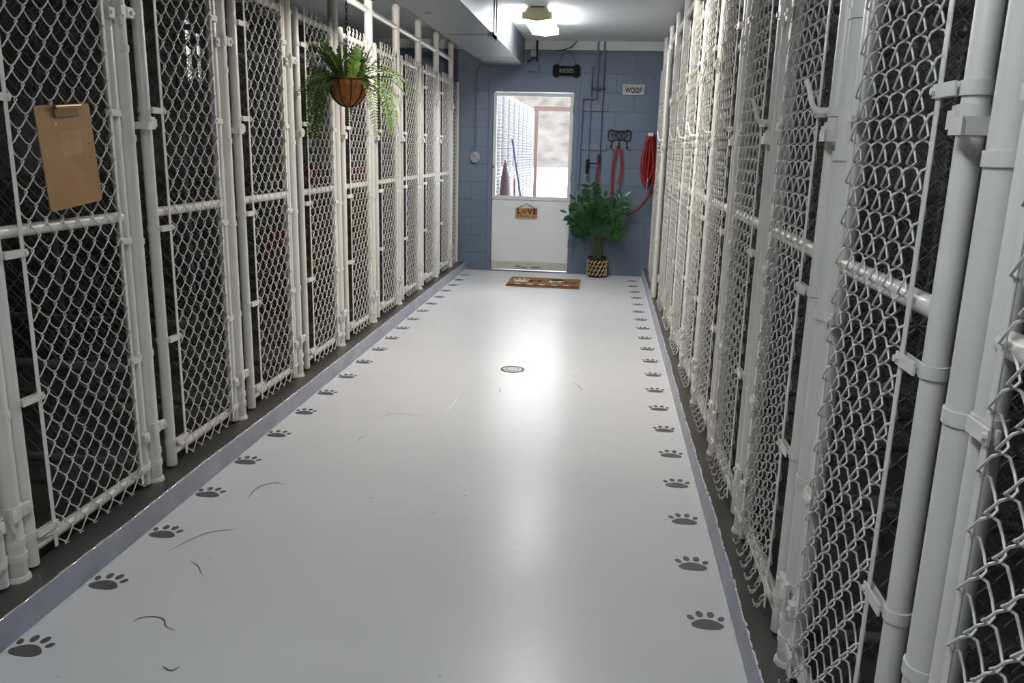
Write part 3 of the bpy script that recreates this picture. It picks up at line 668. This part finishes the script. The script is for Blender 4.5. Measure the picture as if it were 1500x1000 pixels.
# hanging fern
FC = Vector((-1.538, 4.80, 1.768))
t = thing('hanging_fern', 'artificial green fern in a coconut fibre basket hanging on a chain', 'plant', FC)
R_ = .118; pr = [(.004, -R_*1.26)]+[(R_*math.sin(a), -R_*1.26*math.cos(a)) for a in [PI/2*i/8 for i in range(1, 9)]]+[(R_, .012), (R_*.93, .012), (R_*.88, -.01)]
MB().lathe(pr, 28).build('basket_liner', 'liner', t)
mb = MB(); mb.sweep([((R_+.004)*math.cos(a), (R_+.004)*math.sin(a), .004) for a in [2*PI*i/28 for i in range(28)]], .0035, 6, closed=True)
mb.build('basket_rim', 'sign_black', t)
for k in range(10):
    a = 2*PI*k/10+.17; tube('basket_wire', [((R_+.003)*math.sin(b)*math.cos(a), (R_+.003)*math.sin(b)*math.sin(a), -(R_*1.26+.003)*math.cos(b)) for b in [PI/2*i/9 for i in range(10)]], .0026, 'sign_black', t, 5)
ch = MB(); zc = .20; ztop = 2.36-FC.z; k = 0
while zc < ztop:
    ca, sa = (1, 0) if k % 2 == 0 else (0, 1)
    ch.sweep([(ca*.007*math.cos(a), sa*.007*math.cos(a), zc+.0125*math.sin(a)) for a in [2*PI*i/10 for i in range(10)]], .0022, 5, closed=True); zc += .0205; k += 1
ch.build('chain', 'sign_black', t)
for a in (.3, 2.4, 4.5): tube('hanger_wire', [(R_*math.cos(a), R_*math.sin(a), .005), (0, 0, .20)], .0022, 'sign_black', t, 5)
MB().sweep([(0, 0, ztop-.02), (0, 0, ztop+.03)], .006, 6).build('ceiling_hook', 'sign_black', t)
rnd = random.Random(21); wpf = lambda s: max(.12, math.sin(PI*min(1, s*.86+.14))**.6)
fspec = []
for k in range(18): fspec.append((rnd.uniform(0, 2*PI), rnd.uniform(.85, 1.45), rnd.uniform(.17, .25), rnd.uniform(.8, 3)))       # upright centre
for k in range(13): fspec.append((2*PI*k/13+rnd.uniform(-.2, .2), rnd.uniform(.35, .9), rnd.uniform(.34, .46), rnd.uniform(4.5, 7)))
for a, el, L_, dr in ((3.3, .25, .42, 3.2), (3.6, .5, .5, 7.5), (3.0, .3, .46, 8.5), (3.9, .45, .5, 9), (-.05, .35, .42, 3.0), (-.35, .4, .5, 7.5), (-.7, .3, .52, 9.5), (.2, .5, .44, 6), (-.15, .2, .5, 10), (4.1, .2, .52, 11), (3.45, .1, .5, 10), (-.95, .3, .5, 11), (3.2, .35, .52, 9.5), (2.8, .3, .5, 8), (3.7, .15, .46, 9.5), (4.4, .35, .46, 9), (3.35, .6, .56, 7.5), (-.5, .5, .54, 8.5), (-.25, .1, .46, 9), (0.1, .2, .46, 8), (5.2, .5, .44, 8), (2.6, .5, .46, 6)):
    fspec.append((a, el, L_, dr))
for a, el, L_, dr in fspec:
    if math.cos(a) < -.25 and el < 1.1: a = 3.95+.45*rnd.random() if math.sin(a) < .5 else 1.85; L_ *= 1.12
    if el < 1.1 and abs((a-5.02+PI) % (2*PI)-PI) < .5: continue      # nothing hangs over the front of the basket
    dv = (math.cos(a)*math.cos(el), math.sin(a)*math.cos(el), math.sin(el))
    frond((.05*math.cos(a), .05*math.sin(a), -.005), dv, L_, dr, 30, .0095, .050, rnd, wpf, 'fern_lit' if math.cos(a) > .1 else 'fern_shaded', t, r0_=.0022, bare=.05)  # right-hand fronds take the lit green, all others the shaded copy
MB().lathe([(.004, -.02), (R_*.9, -.02), (R_*.5, .002), (.004, .01)], 20).build('moss', 'soil', t)
# potted palm
def palm_frond(base, mid_, tip, L_, rnd, parent):
    mb = MB(); pts = []; n = 18
    for i in range(n+1):
        u = i/n; pts.append(base*(1-u)**2 + mid_*2*u*(1-u) + tip*u*u)
    mb.sweep(pts, [.007*(1-.7*i/n) for i in range(n+1)], 5, caps=False)
    bare = .52
    nl_ = 7
    for k in range(nl_+1):
        s = bare+(1-bare)*k/nl_; fi = s*n; i = min(n-1, int(fi)); q = pts[i].lerp(pts[i+1], fi-i); tg = (pts[i+1]-pts[i]).normalized()
        side = tg.cross(Vector((0, -.8, .6))).normalized(); nrm = side.cross(tg).normalized()
        wpf_ = .65+.5*math.sin(PI*min(1., .15+.8*k/nl_))
        for sg in ((-1, 1) if k < nl_ else (0,)):
            ang = rnd.uniform(.85, 1.1)
            ld_ = (side*sg*math.sin(ang)+tg*(math.cos(ang) if sg else 1)+nrm*rnd.uniform(-.15, .2)+Vector((0, 0, -.12))).normalized(); LL = .130*wpf_*rnd.uniform(.88, 1.1); lw = .052*wpf_
            wd = ld_.cross(nrm).normalized()*lw
            c_ = [q, q+ld_*LL*.3+wd*.42, q+ld_*LL*.62+wd*.46-nrm*.004, q+ld_*LL-nrm*LL*.14, q+ld_*LL*.62-wd*.46-nrm*.004, q+ld_*LL*.3-wd*.42, q+ld_*LL*.5+nrm*lw*-.16]
            mb.add(c_, [(0, 1, 6), (1, 2, 6), (2, 3, 6), (3, 4, 6), (4, 5, 6), (5, 0, 6)])
    return mb.build('frond', 'palm_green', parent, smooth=True, angle=60)
t = thing('potted_palm', 'artificial dark green palm in a woven basket beside the door', 'plant', (-.062, 9.235, 0))
pot = MB().lathe([(.090, .001), (.104, .03), (.108, .12), (.106, .205), (.112, .222), (.104, .228), (.098, .20)], 28).build('basket', 'basket_dark', t)
for k in range(15):
    for j in range(4):
        a0 = 2*PI*(k+.5*(j % 2))/15; z0 = .022+j*.046
        pts = [((.109 if q in (0, 4) else .1135)*math.cos(a0+.09*q-.05), (.109 if q in (0, 4) else .1135)*math.sin(a0+.09*q-.05), z0+.009*q) for q in range(5)]
        tube('weave_strip', pts, [.004, .0085, .010, .0085, .004], 'basket_tan', pot, 5)
MB().lathe([(.004, .19), (.097, .19), (.05, .20), (.004, .205)], 18).build('potting_moss', 'soil', t)
rnd = random.Random(5); wpp = lambda s: .55+.75*math.sin(PI*min(1, s*.95+.05))
pf = []
for tx, ty, tz, L_ in ((-.13, -.06, 1.05, .4), (-.27, -.04, .86, .4), (-.36, -.08, .72, .4), (-.27, -.14, .60, .4), (-.10, -.20, .70, .4), (.06, -.18, .62, .4),
                       (.05, -.04, .90, .4), (.27, -.03, .92, .4), (.26, -.10, .74, .4), (.22, -.14, .58, .4), (-.04, -.14, .84, .4)):
    base = Vector((tx*.12, ty*.12, .2)); tip = Vector((tx, ty, tz)); mid_ = Vector((tx*.22, ty*.3, .2+(tz-.2)*.62+.04))
    palm_frond(base, mid_, tip, L_, rnd, t)
for k in range(9):
    a = 2*PI*k/9; tube('stem', smooth_path([(.04*math.cos(a), .04*math.sin(a), .2), (.045*math.cos(a), .045*math.sin(a), .38), (.07*math.cos(a), .06*math.sin(a), .6)], 4), [.011]*5+[.008]*4, 'palm_stem', t, 6)

# ------------------------------------------------------------------ clipboard
t = thing('clipboard', 'worn brown clipboard hanging on the left chain-link gate', 'clipboard', (PXL+.052, 2.400, 1.345)); t.rotation_euler = (math.radians(5.0), 0, 0)
r_ = .012; ol = []
for cx, cz, a0 in ((.118, .143, 0), (-.118, .143, 90), (-.118, -.143, 180), (.118, -.143, 270)):
    for i in range(5): a = math.radians(a0+22.5*i); ol.append((cx+r_*math.cos(a), cz+r_*math.sin(a)))
MB().prism(ol, .0035, lambda a, b, c_: (c_, a, b)).build('board', 'fibreboard', t, smooth=False)
cl = MB().box((.0035, -.055, .118), (.012, .06, .150), .003).box((.0035, -.05, .142), (.020, .055, .152), .002).build('clip', 'bronze_metal', t, smooth=False)
tube('clip_spring', [(.017, -.058, .150), (.017, .063, .150)], .0055, 'bronze_metal', cl, 8); tube('hanging_loop', smooth_path([(.008, -.02, .15), (.008, -.012, .162), (.008, .012, .162), (.008, .02, .15)], 4), .002, 'bronze_metal', cl, 6)
MB().box((.0036, -.035, .0), (.0038, .065, .075)).build('faded_patch', 'kraft', t, smooth=False)
for yy, zz in ((.098, .03), (.100, -.01)): tube('hole', [(.0034, yy, zz), (.0039, yy, zz)], .003, 'black', t, 8)
tube('bare_spot', [(.0034, -.045, .10), (.0039, -.045, .10)], .004, 'white_paint', t, 8)

# ------------------------------------------------------------------ paw prints, drain, scuffs
pad, toes = paw_shapes(.112); Tf = lambda a, b, c_: (a, b, .0003+c_)
pp = thing('paw_print', 'x', 'floor decal')
MB().prism(pad, .0009, Tf).build('pad', 'paw_grey', pp, smooth=False)
for q in toes: MB().prism(q, .0009, Tf).build('toe', 'paw_grey', pp, smooth=False)
first = True
for side, xs, y0, n in (('left', (-1.545, -1.545), 1.845, 21), ('right', (.372, .345), 2.275, 20)):
    for i in range(n):
        o = pp if first else copy_tree(pp); first = False
        y = y0+.3545*i; o.location = (xs[0]+(xs[1]-xs[0])*i/(n-1)+random.uniform(-.006, .006), y, 0); o.rotation_euler = (0, 0, random.uniform(-.06, .06))
        tag(o, f'dark grey paw print along the {side} floor edge, {ORD[i]} counting from the camera', 'floor decal', f'paw prints on the {side}')
t = thing('floor_drain', 'round painted drain cover in the middle of the floor', 'drain', (-.548, 5.05, 0))
MB().ring(.066, .078, .0005, .003, 28).build('rim', 'scuff', t); MB().lathe([(.062, .0003), (.062, .002), (.058, .0028)], 28).build('cover', 'chipped', t)
mb = MB()
for k in range(12): a = 2*PI*k/12; mb.box((.04*math.cos(a)-.006, .04*math.sin(a)-.004, .0027), (.04*math.cos(a)+.006, .04*math.sin(a)+.004, .0032))
mb.build('slots', 'scuff', t, smooth=False)
def scuff(pts, w_=.004, m_='scuff', zz=.0012):
    P = smooth_path([(x, y, zz) for x, y in pts], 6); v = []; f = []; n = len(P)
    for i, p in enumerate(P):
        tg = P[min(n-1, i+1)]-P[max(0, i-1)]; tg /= np.linalg.norm(tg); a = np.array([-tg[1], tg[0], 0]); ww = w_*.5*(.35+.65*math.sin(PI*i/(n-1)))
        v += [p+a*ww, p-a*ww]
    for i in range(n-1): f.append((2*i, 2*i+1, 2*i+3, 2*i+2))
    MB().add(v, f).build('scuff_mark', m_, fl, smooth=False)
scuff([(-1.373, 2.867), (-1.383, 2.974), (-1.339, 3.046), (-1.283, 3.034)], 0.005, 'scuff')
scuff([(-1.459, 2.418), (-1.425, 2.516), (-1.381, 2.583), (-1.303, 2.618)], 0.004, 'scuff')
scuff([(-1.336, 2.001), (-1.328, 2.024), (-1.292, 2.037), (-1.255, 2.028), (-1.23, 1.996), (-1.194, 1.981)], 0.005, 'scuff')
scuff([(-1.347, 2.368), (-1.309, 2.341), (-1.265, 2.285)], 0.004, 'scuff')
scuff([(-1.139, 1.817), (-1.108, 1.804), (-1.092, 1.824)], 0.005, 'scuff')
scuff([(-1.137, 3.922), (-1.08, 4.024), (-0.988, 4.03), (-0.916, 4.009)], 0.004, 'scuff')
scuff([(-1.139, 3.571), (-1.136, 3.649), (-1.118, 3.682)], 0.003, 'scuff')
scuff([(-0.806, 4.089), (-0.792, 4.276), (-0.798, 4.46)], 0.006, 'scuff_light')
scuff([(-1.278, 2.069), (-1.283, 2.127), (-1.274, 2.156)], 0.003, 'scuff_light')
scuff([(-0.57, 4.506), (-0.569, 4.591), (-0.59, 4.63)], 0.004, 'scuff')
scuff([(-0.523, 5.194), (-0.462, 5.28), (-0.346, 5.286)], 0.004, 'scuff')
scuff([(-0.15, 4.824), (-0.104, 4.743), (-0.081, 4.66)], 0.005, 'scuff')
scuff([(-0.01, 3.65), (0.011, 3.709)], 0.004, 'scuff_light')
scuff([(-0.171, 5.01), (-0.132, 5.136), (-0.115, 5.299)], 0.003, 'scuff_light')
scuff([(-1.439, 2.936), (-1.444, 2.998)], 0.003, 'scuff_light')
# ------------------------------------------------------------------ outdoors beyond the door
g = MB(); g.add([(-30, D+.2, -.03), (30, D+.2, -.03), (30, 16, .05), (-30, 16, .05), (30, 26, .86), (-30, 26, .86)], [(0, 1, 2, 3), (3, 2, 4, 5)])
struct(g.build('ground_outside', 'ground_out', smooth=False))
hl = MB(); v = []; f = []; rnd = random.Random(8)
for i in range(41):
    for j in range(9): v.append((-28+i*1.4, 26+j*1.2+rnd.uniform(-.2, .2), .82+j*1.0+rnd.uniform(-.18, .18)*(j > 0)))
for i in range(40):
    for j in range(8): f.append((i*9+j, (i+1)*9+j, (i+1)*9+j+1, i*9+j+1))
struct(hl.add(v, f).build('hillside', 'leaf_slope'))
t = thing('outdoor_run', 'sunlit white chain-link dog run outside the door window', 'fence', (-1.35, 9.75, 0))
axo = lambda u, v_, w_: (v_, u, w_)
chainlink(5.1, .1, 2.06, axo, 1, sides=4, seed=3).build('chain_link_mesh', 'run_wire', t)
for i in range(9): tube('post', [(-.03, .05+i*.635, -.03), (-.03, .05+i*.635, 2.11)], .024, 'pipe_paint', t, 10)
for zz in (.12, 1.05, 2.08): tube('rail', [(-.03, 0, zz), (-.03, 5.15, zz)], .02, 'pipe_paint', t, 10)
bx('grey_backing', (-.9, 0, 0), (-.88, 5.1, 1.9), 'run_panel', t)
t = thing('wooden_post', 'reddish wooden porch post outside the door window', 'post', (-1.125, 12.9, -.02)); bx('post', (-.026, -.026, 0), (.026, .026, 2.0), 'post_wood', t, .005); bx('base', (-.06, -.06, 0), (.06, .06, .1), 'post_wood', t, .005)
t = thing('porch_beam', 'pinkish wooden beam spanning outside above the porch post', 'beam', (-1.125, 12.9, 1.985)); bx('beam', (-.05, -.03, .0), (3.0, .03, .07), 'post_wood', t, .004)
for x in (.6, 1.5, 2.4): bx('bracket', (x, -.034, .01), (x+.05, -.03, .06), 'strap_metal', t)
t = thing('mop', 'mop with a blue handle leaning on the outdoor run', 'mop', (-1.03, 11.0, .0)); tube('handle', [(0, 0, .12), (-.25, 0, 1.53)], .014, 'mop_blue', t, 8); tube('lower_handle', [(.02, 0, .0), (-.118, 0, .78)], .0145, 'sign_black', t, 8); MB().lathe([(.07, -.02), (.075, .03), (.04, .12), (.015, .16)], 12, (.02, 0, .02)).build('mop_head', 'white_paint', t)
t = thing('broom', 'short broom with a red handle beside the blue mop', 'broom', (-1.17, 10.75, 0)); tube('handle', [(0, 0, .1), (-.04, 0, 1.02)], .013, 'broom_red', t, 8); MB().box((-.03, -.12, 0), (.03, .12, .12), .01).build('bristles', 'burlap', t, smooth=False)
t = thing('folded_umbrella', 'folded brownish cloth bundle standing at the left of the outdoor run', 'umbrella', (-1.235, 9.95, 0)); MB().lathe([(.03, .25), (.085, .35), (.075, .7), (.05, 1.05), (.02, 1.22), (.006, 1.25)], 12).build('cloth', 'burlap', t); tube('pole', [(0, 0, -.03), (0, 0, 1.27)], .012, 'post_wood', t, 8); MB().lathe([(.085, -.03), (.085, .03), (.03, .06)], 16).build('foot', 'sign_black', t)
